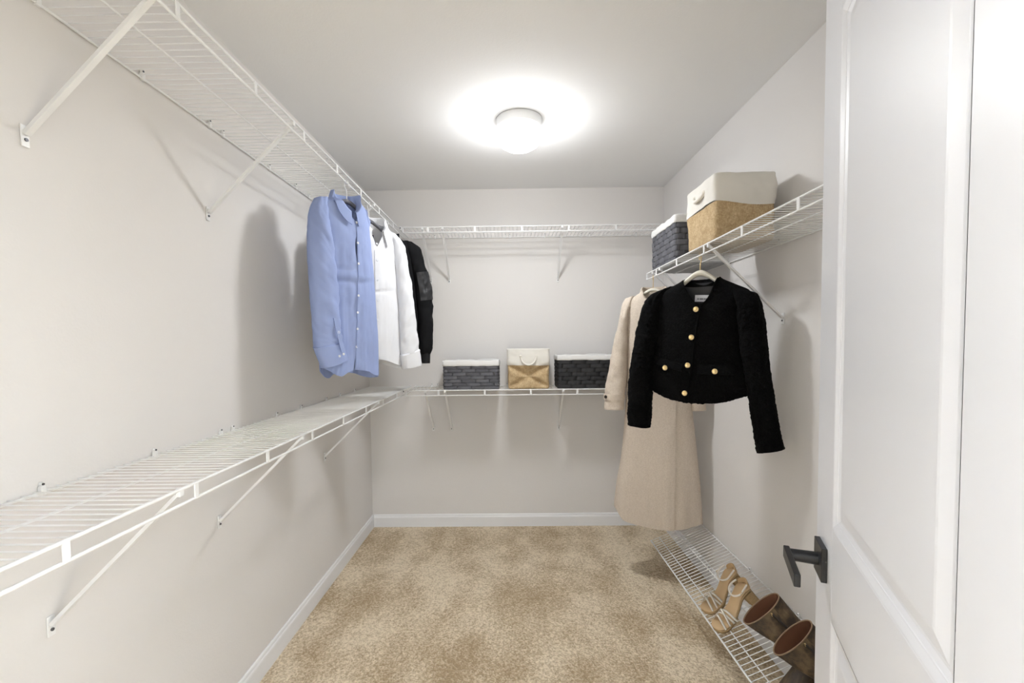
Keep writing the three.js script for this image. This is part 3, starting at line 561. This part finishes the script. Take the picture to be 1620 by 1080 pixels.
// ---- beige long coat
{
  const D = 2.55, A = -20;
  place(hanger('ivory hanger holding the long beige coat', M.gold, M.ivory, { half: 0.14, drop: 0.075, top: -0.075 }), RRX, hangR, D, A);
  const g = thing('long_coat', 'long beige wool coat hanging behind the black tweed jacket', 'coat');
  const body = curve([[-1.40, -0.214, 0.262, 0.080, 0.075], [-1.20, -0.196, 0.250, 0.084, 0.08], [-1.0, -0.168, 0.232, 0.08, 0.075], [-0.71, -0.146, 0.202, 0.07, 0.065], [-0.50, -0.140, 0.188, 0.062, 0.06], [-0.30, -0.146, 0.186, 0.064, 0.058], [-0.18, -0.152, 0.180, 0.056, 0.05], [-0.14, -0.146, 0.165, 0.05, 0.045], [-0.11, -0.100, 0.110, 0.046, 0.042], [-0.085, -0.056, 0.064, 0.044, 0.040]]);
  const fold = (x, y) => 0.011 * smooth(-0.55, -1.35, y) * (Math.sin(x * 22 + 0.8 + y) * 0.8 + fbm(x * 9, y * 1.4, 3.1)) + 0.003 * fbm(x * 12, y * 9, 1.1);
  const hem = x => 0.028 * Math.pow((x - 0.02) / 0.22, 2) - 0.016 + 0.05 * smooth(-0.14, -0.215, x);
  part('front_panel', panelSheet(body, -1.375, -0.088, null, y => y > -0.42 ? lerp(0.112, -0.05, smooth(-0.42, -0.09, y)) : lerp(0.116, 0.124, (y + 1.38) / 0.96), true, { fold, hem, nv: 110, off: 0.007, th: 0.005 }), M.coat, g);
  part('front_panel', panelSheet(body, -1.375, -0.088, y => y > -0.42 ? lerp(0.0, 0.058, smooth(-0.42, -0.09, y)) : 0.0, null, true, { fold, hem, nv: 110, th: 0.005 }), M.coat, g);
  part('back_panel', panelSheet(body, -1.385, -0.086, null, null, false, { fold: (x, y) => fold(x + 2, y), hem, nu: 60, nv: 110, th: 0.005 }), M.coat, g);
  part('collar', collarGeo(0.004, -0.094, 0.060, 0.048, { open: 0.55, stand: 0.040, fall: 0.062, tip: 0.075, tilt: 0.05, body }), M.coat, g);
  for (const [path, cuff, sd, strap] of [
    [[[0, -0.150, -0.118, -0.10, -0.105, 0, 0.03], [0.05, -0.170, -0.155, -0.110, -0.16, 0.004, 0.050], [0.14, -0.180, -0.22, -0.128, -0.23, 0.008, 0.056], [0.40, -0.216, -0.384, -0.135, -0.39, 0.016, 0.054], [0.66, -0.244, -0.54, -0.139, -0.55, 0.022, 0.052], [0.86, -0.261, -0.655, -0.150, -0.66, 0.026, 0.050], [1, -0.265, -0.745, -0.154, -0.745, 0.028, 0.050]], [[0, -0.266, -0.655, -0.147, -0.66, 0.027, 0.054], [1, -0.269, -0.688, -0.149, -0.690, 0.027, 0.054]], 1.9, -1],
    [[[0, 0.170, -0.125, 0.12, -0.11, 0, 0.03], [0.06, 0.196, -0.17, 0.125, -0.17, 0, 0.048], [0.4, 0.225, -0.384, 0.150, -0.384, -0.01, 0.05], [0.7, 0.250, -0.56, 0.165, -0.56, -0.02, 0.048], [1, 0.278, -0.738, 0.185, -0.745, -0.03, 0.042]], [[0, 0.272, -0.655, 0.172, -0.66, -0.026, 0.048], [1, 0.276, -0.688, 0.176, -0.69, -0.027, 0.048]], 2.9, 1]]) {
    const s = part('sleeve', sleeveGeo(path, { sd, wr: 0.0035, start: true }), M.coat, g);
    part('cuff_strap', sleeveGeo(cuff, { sd, wr: 0.0008, rows: 6, end: false }), M.coat, s);
    part('cuff_button', buttonGeo(0.010, 0.005).rotateY(strap * 0.6).translate(strap < 0 ? -0.250 : 0.255, -0.672, strap < 0 ? 0.071 : 0.01), M.bootSole, s, 'dark horn button');
  }
  place(g, RRX, hangR, D, A);
}
// ---- black tweed jacket
{
  const D = 1.951, A = -38;
  place(hanger('ivory hanger with gold hook holding the black tweed jacket', M.gold, M.ivory, { half: 0.165, drop: 0.125, top: -0.074, r: 0.0105, flat: 1.2 }), RRX, hangR, D, A).translateX(0.012);
  const g = thing('tweed_jacket', 'cropped black tweed jacket with gold buttons on the right shelf', 'jacket');
  const body = curve([[-0.64, -0.196, 0.208, 0.056, 0.055], [-0.575, -0.194, 0.206, 0.060, 0.056], [-0.45, -0.184, 0.192, 0.064, 0.056], [-0.34, -0.170, 0.184, 0.066, 0.055], [-0.24, -0.178, 0.196, 0.060, 0.050], [-0.19, -0.186, 0.206, 0.054, 0.046], [-0.165, -0.182, 0.200, 0.050, 0.044], [-0.135, -0.125, 0.150, 0.048, 0.042], [-0.108, -0.066, 0.100, 0.046, 0.040], [-0.098, -0.052, 0.088, 0.044, 0.040]]);
  const fold = (x, y) => 0.004 * fbm(x * 9, y * 6, 6.1) + 0.0010 * nz(x * 110, y * 110, 4.4);
  const hem = x => 0.045 * Math.pow((x - 0.01) / 0.2, 2) - 0.028 + 0.004 * nz(x * 120, 9);
  const xc = y => lerp(-0.027, 0.020, smooth(-0.62, -0.20, y) * 0.999);
  const cxl = y => -0.027 + (y + 0.579) / 0.349 * 0.043;
  const nb = -0.212;                                  // lowest point of the neckline
  const nkL = y => y > nb ? lerp(cxl(nb) + 0.012, -0.052, Math.pow((y - nb) / (-0.10 - nb), 0.55)) : cxl(y) + 0.014;
  const nkR = y => y > nb ? lerp(cxl(nb) - 0.012, 0.088, Math.pow((y - nb) / (-0.10 - nb), 0.30)) : cxl(y) - 0.020;
  const O = { fold, hem, nu: 90, nv: 150, th: 0.006 };
  part('front_panel', panelSheet(body, -0.594, -0.100, null, nkL, true, { ...O, off: 0.006 }), M.tweed, g);
  part('front_panel', panelSheet(body, -0.594, -0.100, nkR, null, true, O), M.tweed, g);
  part('back_panel', panelSheet(body, -0.594, -0.097, null, null, false, { ...O, nu: 80, nv: 90 }), M.tweed, g);
  part('lining', panelSheet(body, -0.55, -0.112, y => body(y)[0] + 0.012, y => body(y)[1] - 0.012, false, { nu: 20, nv: 20, off: 0.010, th: 0.001 }), M.tweedLining, g, 'smooth black lining');
  // bound edges of the neckline and of the front
  const edge = (fx, ya, yb, off) => { const p = []; for (let i = 0; i <= 30; i++) { const y = lerp(ya, yb, i / 30); p.push([fx(y), y, frontZ(body, fx(y), y) + fold(fx(y), y) + off]); } return tube(p, 0.0035, 60, 7); };
  part('neck_binding', merge([edge(nkL, -0.104, nb, 0.008), edge(nkR, -0.104, nb, 0.003)]), M.tweed, g);
  part('front_edge', edge(y => cxl(y) + 0.013, -0.600, nb, 0.0085), M.tweed, g);
  part('back_neck', sheet((u, v) => { const a = lerp(Math.PI, Math.PI * 2, u); return [0.018 + 0.072 * Math.cos(a), -0.099 - 0.024 * v + 0.006 * Math.sin(a), 0.040 * Math.sin(a) * (1 - 0.1 * v) + 0.004]; }, 30, 6, 0.005), M.tweed, g);
  part('neck_label', new THREE.PlaneGeometry(0.058, 0.028, 1, 1).rotateZ(-0.07).translate(0.024, -0.182, 0.014), M.label, g, 'white neck label with grey lettering');
  for (const [x, y] of [[0.016, -0.230], [0.001, -0.345], [-0.014, -0.461], [-0.027, -0.579]]) part('button', buttonGeo(0.0115, 0.006).translate(x, y, frontZ(body, x, y) + fold(x, y) + 0.011), M.gold, g, 'gold button');
  const flap = (x0, x1, yt, yb, slope, btn) => {
    const f = part('pocket_flap', sheet((u, v) => { const x = lerp(x0, x1, u), y = lerp(yb, yt, v) + slope * (u - 0.5); return [x, y, frontZ(body, x, y) + fold(x, y) + 0.014 + 0.010 * (1 - v)]; }, 30, 10, 0.006), M.tweed, g);
    part('flap_button', buttonGeo(0.0115, 0.006).translate(btn[0], btn[1], frontZ(body, ...btn) + fold(...btn) + 0.026), M.gold, f, 'gold button');
  };
  flap(-0.176, -0.038, -0.438, -0.470, -0.034, [-0.108, -0.474]);
  flap(0.026, 0.160, -0.458, -0.495, -0.002, [0.094, -0.483]);
  const S = { wr: 0.003, n: 56, rows: 130, rag: 0.0034, start: true };
  part('sleeve', sleeveGeo([[0, -0.150, -0.135, -0.10, -0.12, 0, 0.03], [0.04, -0.190, -0.150, -0.125, -0.17, 0.004, 0.046], [0.12, -0.228, -0.200, -0.140, -0.23, 0.010, 0.056], [0.38, -0.264, -0.377, -0.160, -0.375, 0.022, 0.056], [0.64, -0.285, -0.536, -0.182, -0.50, 0.030, 0.052], [0.86, -0.290, -0.67, -0.186, -0.66, 0.034, 0.048], [1, -0.289, -0.742, -0.191, -0.748, 0.036, 0.044]], { ...S, sd: 3.9 }), M.tweed, g);
  part('sleeve', sleeveGeo([[0, 0.165, -0.150, 0.115, -0.130, 0, 0.03], [0.04, 0.226, -0.176, 0.135, -0.18, 0.002, 0.046], [0.12, 0.246, -0.225, 0.155, -0.24, 0.006, 0.054], [0.36, 0.267, -0.377, 0.172, -0.375, 0.014, 0.054], [0.66, 0.292, -0.575, 0.203, -0.575, 0.018, 0.048], [1, 0.329, -0.777, 0.237, -0.802, 0.020, 0.042]], { ...S, sd: 8.4 }), M.tweed, g);
  place(g, RRX, hangR, D, A);
}
// ---------------------------------------------------------------- baskets
function roundRect(w, d, r, n = 10) { const p = []; for (const [cx, cz, a0] of [[w / 2 - r, d / 2 - r, 0], [-w / 2 + r, d / 2 - r, 1], [-w / 2 + r, -d / 2 + r, 2], [w / 2 - r, -d / 2 + r, 3]]) { for (let i = 0; i <= n; i++) { const a = (a0 + i / n) * Math.PI / 2; p.push([cx + r * Math.cos(a), cz + r * Math.sin(a)]); } if (true) { /* straight side filled below */ } } return p; }
function rectRing(w, d, r, per = 14, n = 6) {   // rounded rectangle with points along the sides as well
  const p = [], c = [[w / 2 - r, d / 2 - r, 0], [-w / 2 + r, d / 2 - r, 1], [-w / 2 + r, -d / 2 + r, 2], [w / 2 - r, -d / 2 + r, 3]];
  for (let k = 0; k < 4; k++) {
    const [cx, cz, a0] = c[k];
    for (let i = 0; i <= n; i++) { const a = (a0 + i / n) * Math.PI / 2; p.push([cx + r * Math.cos(a), cz + r * Math.sin(a)]); }
    const [nx, nz_, na] = c[(k + 1) % 4], e = [nx + r * Math.cos(na * Math.PI / 2), nz_ + r * Math.sin(na * Math.PI / 2)], s = p[p.length - 1];
    for (let i = 1; i < per; i++) p.push([lerp(s[0], e[0], i / per), lerp(s[1], e[1], i / per)]);
  }
  return p;
}
// woven strap basket with a white cloth liner turned over the rim; base at y = 0, front is +z
function strapBasket(label, w, h, d, mats, core, up, rows, seg) {
  const g = thing('strap_basket', label, 'basket');
  part('core', merge([box(w - 0.030, h - 0.006, 0.006, 0, h / 2, d / 2 - 0.014), box(w - 0.030, h - 0.006, 0.006, 0, h / 2, -d / 2 + 0.014), box(0.006, h - 0.006, d - 0.030, w / 2 - 0.014, h / 2, 0), box(0.006, h - 0.006, d - 0.030, -w / 2 + 0.014, h / 2, 0), box(w - 0.01, 0.006, d - 0.01, 0, 0.004, 0)]), core, g);
  const rh = h / rows;
  const pill = new Map();
  const geo = len => { const k = len.toFixed(3); if (!pill.has(k)) { const sh = []; for (let i = 0; i <= 6; i++) { const s = i / 6 * 2 - 1, r = []; for (let j = 0; j <= 2; j++) r.push([s * (len / 2 - 0.0017), (j / 2 * 2 - 1) * (rh / 2 - 0.0016), 0.0060 - 0.0070 * Math.pow(Math.abs(s), 5) - (j === 1 ? 0 : 0.0012)]); sh.push(r); } const a = gridGeo(sh.map(r => r)); const idx = a.index.array; for (let i = 0; i < idx.length; i += 3) { const t = idx[i]; idx[i] = idx[i + 1]; idx[i + 1] = t; } a.computeVertexNormals(); pill.set(k, a); } return pill.get(k); };
  for (const [fw, px, pz, ry] of [[w, 0, d / 2 - 0.003, 0], [w, 0, -d / 2 + 0.003, Math.PI], [d, w / 2 - 0.003, 0, Math.PI / 2], [d, -w / 2 + 0.003, 0, -Math.PI / 2]]) {
    const n = Math.max(2, Math.round(fw / seg)), sl = fw / n;
    for (let r = 0; r < rows; r++) {
      const offs = (r % 3) / 3 * sl; let x = -fw / 2 - offs, c = r;
      while (x < fw / 2 - 1e-4) {
        const a = Math.max(x, -fw / 2), b = Math.min(x + sl, fw / 2); x += sl; c++;
        if (b - a < 0.008) continue;
        const m = part('strap', geo(b - a), mats[c % mats.length], g);
        const mx = (a + b) / 2; m.position.set(px + Math.cos(ry) * mx, (r + 0.5) * rh, pz - Math.sin(ry) * mx); m.rotation.y = ry;
      }
    }
  }
  const R = (k, y, amp) => rectRing(w + k, d + k, 0.012, 16, 4).map(([x, z], i) => [x, y + amp * nz(x * 26, z * 26, w * 9), z]);
  part('liner', loft([R(0.003, h - 0.002, 0.003), R(0.010, h - 0.002, 0.003), R(0.013, h + up * 0.3, 0.004), R(0.010, h + up * 0.8, 0.006), R(0.005, h + up, 0.008), R(-0.005, h + up, 0.008), R(-0.012, h + up * 0.6, 0.004), R(-0.038, h * 0.9, 0), R(-0.04, h * 0.5, 0), R(-0.04, 0.012, 0)], false, true), M.liner, g, 'white cloth liner folded over the rim');
  return g;
}
// soft two-tone bag basket: jute below, white canvas cuff above, rope handle on the front
function canvasBag(label, w, h, d, o) {
  const g = thing('fabric_basket', label, 'basket');
  const at = (ang, x, z, y, k) => {
    const t = y / h, front = z / (d / 2), side = x / (w / 2);
    const sag = 1 - o.pinch * Math.sin(Math.PI * clamp(t)) + 0.02 * t;
    // envelope fold: the faces cave in along a cross
    const cross = Math.min(Math.abs(side - (2 * t / o.split - 1)), Math.abs(side + (2 * t / o.split - 1)));
    const cave = o.cave * Math.exp(-cross * cross * 14) * smooth(0, 0.12, t) * smooth(1.15, 0.8, t / o.split);
    const n = 0.006 * o.soft * fbm(x * 11, y * 11, z * 9 + w * 5);
    return [x * sag * k + n * 0.6, y, z * (sag - cave * Math.pow(Math.abs(front), 8)) * k + n];
  };
  const ring = (y, k = 1, amp = 0) => rectRing(w, d, 0.022, 18, 5).map(([x, z]) => { const p = at(0, x, z, y + amp * (Math.pow(Math.abs(x / (w / 2)), 2) - 0.5), k); return p; });
  const ys = h * o.split, rb = []; for (let i = 0; i <= 34; i++) rb.push(ring(lerp(0, ys, i / 34), i === 0 ? 0.95 : i === 1 ? 0.985 : 1, 0.0));
  part('jute_body', loft(rb, true, false), M.jute, g, 'natural jute lower part');
  const wave = o.wave || 0, rt = [];
  const yb = (x, z) => ys - 0.006 + wave * (Math.cos(x * 13 + z * 9 + 1.2)) ;
  const cuffRing = (t, k) => rectRing(w, d, 0.022, 18, 5).map(([x, z]) => at(0, x, z, lerp(yb(x, z), h, t), k));
  for (let i = 0; i <= 12; i++) rt.push(cuffRing(i / 12, 1.018 + 0.008 * i / 12));
  rt.push(ring(h + 0.004, 1.01)); rt.push(ring(h + 0.002, 0.985)); for (let i = 1; i <= 8; i++) rt.push(ring(lerp(h, 0.02, i / 8), i < 3 ? 0.955 : 0.86));
  part('canvas_cuff', loft(rt, false, true), M.canvas, g, 'white canvas cuff');
  for (const [axis, s] of o.handles) {
    const hw = o.hw, hy = h * o.hy, dp = o.hd, p = [];
    for (let i = 0; i <= 14; i++) { const t = i / 14, a = t * Math.PI, u = -Math.cos(a) * hw, v = hy - Math.sin(a) * dp; const out = (axis === 'z' ? d : w) / 2 * (1.0) + 0.004 + 0.010 * Math.sin(a); p.push(axis === 'z' ? [u, v, s * out] : [s * out, v, u]); }
    const hd = part('rope_handle', tube(p, o.hr, 60, 8), M.rope, g);
    for (const e of [p[0], p[14]]) part('knot', new THREE.SphereGeometry(o.hr * 1.5, 10, 8).translate(...e), M.rope, hd);
  }
  return g;
}
{
  const zy = HLOW + 0.0033, zc = (f, d) => ZB + DEEP - f - d / 2;
  const a = strapBasket('grey woven strap basket with white liner at the left of the lower end shelf', 0.366, 0.158, 0.25, [M.strapGrey, M.strapGrey2], M.strapGrey, 0.034, 7, 0.092); a.position.set(-0.266, zy, zc(0.006, 0.25));
  const b = canvasBag('small jute and canvas basket with rope handle between the grey and black baskets', 0.272, 0.262, 0.20, { split: 0.62, pinch: 0.0, cave: 0.22, soft: 0.9, wave: 0.002, handles: [['z', 1], ['z', -1]], hw: 0.052, hy: 0.83, hd: 0.058, hr: 0.0055 }); b.position.set(0.116, zy, zc(0.012, 0.20));
  const c = strapBasket('black woven strap basket with white liner beside the beige coat sleeve', 0.366, 0.190, 0.25, [M.strapBlack, M.strapBlack2], M.strapBlack, 0.030, 7, 0.092); c.position.set(0.493, zy, zc(0.006, 0.25));
  const ry = HR + 0.0033;
  const e = strapBasket('grey woven strap basket with white liner on the right wall shelf', 0.366, 0.198, 0.25, [M.strapGrey, M.strapGrey2], M.strapGrey, 0.036, 7, 0.075); e.rotation.y = -Math.PI / 2; e.position.set(WR - 0.278 + 0.125, ry, -2.475);
  const f = canvasBag('large jute and canvas basket on the right wall shelf', 0.236, 0.255, 0.285, { split: 0.60, pinch: 0.0, cave: 0.03, soft: 1.3, wave: 0.012, handles: [['x', -1]], hw: 0.050, hy: 0.84, hd: 0.020, hr: 0.008 }); f.position.set(0.922, ry, -1.945);
}
// ---------------------------------------------------------------- shoes
function sandal(label, sign) {     // toe towards +x, sole at y = 0
  const g = thing('sandal', label, 'shoe', 'heeled sandals on the shoe rack');
  const foot = curve([[0, -0.100, 0.088, 0.026, 0], [0.12, -0.078, 0.088, 0.031, 0], [0.3, -0.042, 0.074, 0.026, 0.001], [0.5, 0.000, 0.040, 0.028, 0.003], [0.68, 0.040, 0.019, 0.038, 0.005], [0.84, 0.078, 0.014, 0.040, 0.004], [0.95, 0.104, 0.014, 0.028, 0.001], [1, 0.112, 0.015, 0.010, -0.001]]);
  const rings = (top, th, ex) => { const out = []; for (let i = 0; i <= 44; i++) { const [x, y, w0, c] = foot(i / 44), w = (w0 + ex) * Math.sqrt(clamp(i / 3, 0.25, 1)); out.push([[x, y + top, c * sign - w], [x, y + top + 0.0015, c * sign], [x, y + top, c * sign + w], [x, y + top - th, c * sign + w], [x, y + top - th, c * sign], [x, y + top - th, c * sign - w]]); } return loft(out, true, true); };
  part('footbed', rings(0.002, 0.004, 0), M.nude, g, 'tan leather footbed');
  part('sole', rings(-0.002, 0.011, 0.0015), M.cork, g);
  const hb = []; for (let i = 0; i <= 8; i++) { const t = i / 8, y = lerp(0.078, 0.0, t), k = lerp(1, 0.82, Math.pow(t, 0.6)); hb.push(rectRing(0.050 * k, 0.050 * k, 0.010, 4, 4).map(([x, z]) => [x - 0.074 - 0.030 * t, y, z])); }
  part('heel', loft(hb, true, true), M.cork, g, 'tall block heel');
  part('heel_counter', sheet((u, v) => { const a = lerp(-1.25, 1.25, u) + Math.PI, k = 1 - 0.16 * v; return [-0.074 + 0.031 * Math.cos(a) * k - 0.004 * v, 0.086 + v * (0.030 - 0.010 * Math.pow(Math.abs(u * 2 - 1), 2)), 0.031 * Math.sin(a) * k]; }, 22, 8, 0.0025), M.nude, g);
  const arc = (x0, z0, x1, z1, y0, y1, hgt) => { const p = []; for (let i = 0; i <= 12; i++) { const t = i / 12; p.push([lerp(x0, x1, t), lerp(y0, y1, t) + hgt * Math.sin(t * Math.PI), lerp(z0, z1, t)]); } return p; };
  for (const [x0, x1, hgt] of [[0.030, 0.062, 0.044], [0.044, 0.078, 0.040], [0.066, 0.036, 0.046], [0.090, 0.062, 0.034]]) {
    const c = arc(x0, -0.040, x1, 0.042, 0.016, 0.016, hgt), rr = c.map(p => p);
    const rows = rr.map((p, i) => { const q = rr[Math.min(i + 1, 12)], o = rr[Math.max(i - 1, 0)], ty = q[1] - o[1], tz = q[2] - o[2], l = Math.hypot(ty, tz) || 1, ny = tz / l, nz2 = -ty / l; return [[-1, 0], [0, 1], [1, 0], [0, -1]].map(([a, b]) => [p[0] + a * 0.0048, p[1] + b * 0.0013 * ny, p[2] + b * 0.0013 * nz2]); });
    part('strap', loft(rows, true, true), M.strapWhite, g, 'pale strap across the toes');
  }
  part('ankle_strap', tube([[-0.082, 0.108, 0.029], [-0.060, 0.104, 0.034], [-0.040, 0.096, 0.033], [-0.024, 0.088, 0.018], [-0.020, 0.085, -0.004], [-0.034, 0.092, -0.030], [-0.058, 0.103, -0.034], [-0.082, 0.108, -0.029]], 0.0040, 40, 6), M.strapWhite, g);
  part('buckle', new THREE.TorusGeometry(0.005, 0.0012, 6, 14).translate(-0.040, 0.098, -0.036 * sign), M.gold, g);
  g.scale.setScalar(1.0); return g;
}
onRack(sandal('tan block-heeled sandal nearer the boots on the shoe rack', 1), 0.196, 1.834, 0.30);
onRack(sandal('tan block-heeled sandal farther from the boots on the shoe rack', -1), 0.190, 1.955, 0.26);
function boot(label, sign) {
  const g = thing('ankle_boot', label, 'shoe', 'brown boots on the shoe rack');
  // shaft rings from the ankle up
  const shaft = curve([[0, -0.052, 0.045, 0.048, 0.036], [0.2, -0.040, 0.075, 0.052, 0.037], [0.45, -0.022, 0.125, 0.058, 0.040], [0.75, -0.004, 0.172, 0.070, 0.037], [1, 0.010, 0.215, 0.080, 0.031]]);
  const lean = y => 0.66 * Math.max(0, y - 0.05);
  const ring = (t, k = 1, dy = 0) => { const [x, y, a, b] = shaft(t), r = []; for (let j = 0; j < 36; j++) { const q = j / 36 * Math.PI * 2, w = 1 + 0.03 * fbm(Math.cos(q) * 1.4 + sign, Math.sin(q) * 1.4, t * 3); r.push([x + a * k * w * Math.cos(q), y + dy + 0.010 * Math.cos(q) * t * -1, b * k * w * Math.sin(q) + lean(y)]); } return r; };
  const outer = []; for (let i = 0; i <= 26; i++) outer.push(ring(i / 26));
  const foot = curve([[0, -0.105, 0.030, 0.012, 0.088], [0.06, -0.100, 0.030, 0.030, 0.095], [0.25, -0.055, 0.024, 0.036, 0.100], [0.45, 0.000, 0.016, 0.038, 0.092], [0.6, 0.045, 0.012, 0.043, 0.068], [0.78, 0.095, 0.012, 0.042, 0.052], [0.93, 0.135, 0.012, 0.030, 0.040], [1, 0.152, 0.013, 0.010, 0.026]]);
  const fr = []; for (let i = 0; i <= 30; i++) { const [x, y0, w, y1] = foot(i / 30), r = []; for (let j = 0; j < 24; j++) { const q = j / 24 * Math.PI * 2, c = Math.cos(q), s = Math.sin(q); r.push([x, s < 0 ? y0 : y0 + (y1 - y0) * Math.pow(s, 0.8), w * Math.sign(c) * Math.pow(Math.abs(c), 0.75)]); } fr.push(r); }
  part('shaft', loft(outer), M.boot, g);
  part('vamp', loft(fr, true, true), M.boot, g);
  const inner = []; for (let i = 0; i <= 12; i++) inner.push(ring(1 - i / 12, 0.94));
  part('lining', loft([ring(1, 1, 0.0005), ...inner], false, true), M.bootLining, g, 'rust brown lining');
  part('rim', tube(ring(1, 0.985, 0.001).filter((_, i) => i % 2 === 0), 0.0022, 60, 8, true), M.bootEdge, g, 'tan top edge');
  const so = []; for (let i = 0; i <= 30; i++) { const [x, y0, w] = foot(i / 30); so.push([[x, y0 + 0.002, -w - 0.002], [x, y0 + 0.002, w + 0.002], [x, y0 - 0.010, w + 0.002], [x, y0 - 0.010, -w - 0.002]]); }
  part('sole', loft(so, true, true), M.bootSole, g);
  part('heel', loft([0.022, 0.010, 0].map(y => rectRing(0.062, 0.060, 0.016, 4, 4).map(([x, z]) => [x - 0.070, y, z])), true, true), M.bootSole, g);
  const zp = []; for (let i = 0; i <= 12; i++) { const t = lerp(0.12, 0.98, i / 12), [x, y, a, b] = shaft(t); zp.push([x - 0.004, y, -b * 1.03 + lean(y)]); }
  const zip = part('zipper', tube(zp, 0.0034, 30, 6), M.bootSole, g);
  part('zipper_pull', rbox(0.005, 0.014, 0.004, 0.001, zp[12][0], zp[12][1] - 0.004, zp[12][2] - 0.003, 1), M.gold, zip);
  return g;
}
onRack(boot('brown leather ankle boot beside the sandals', 1), 0.132, 1.440, 0.26);
onRack(boot('brown leather ankle boot against the open door', -1), 0.122, 1.280, 0.26);
//@@END
scene.traverse(o => { if (o.isMesh) { o.castShadow = true; o.receiveShadow = true; } if (o.isPointLight) o.castShadow = true; });
renderer.render(scene, camera);
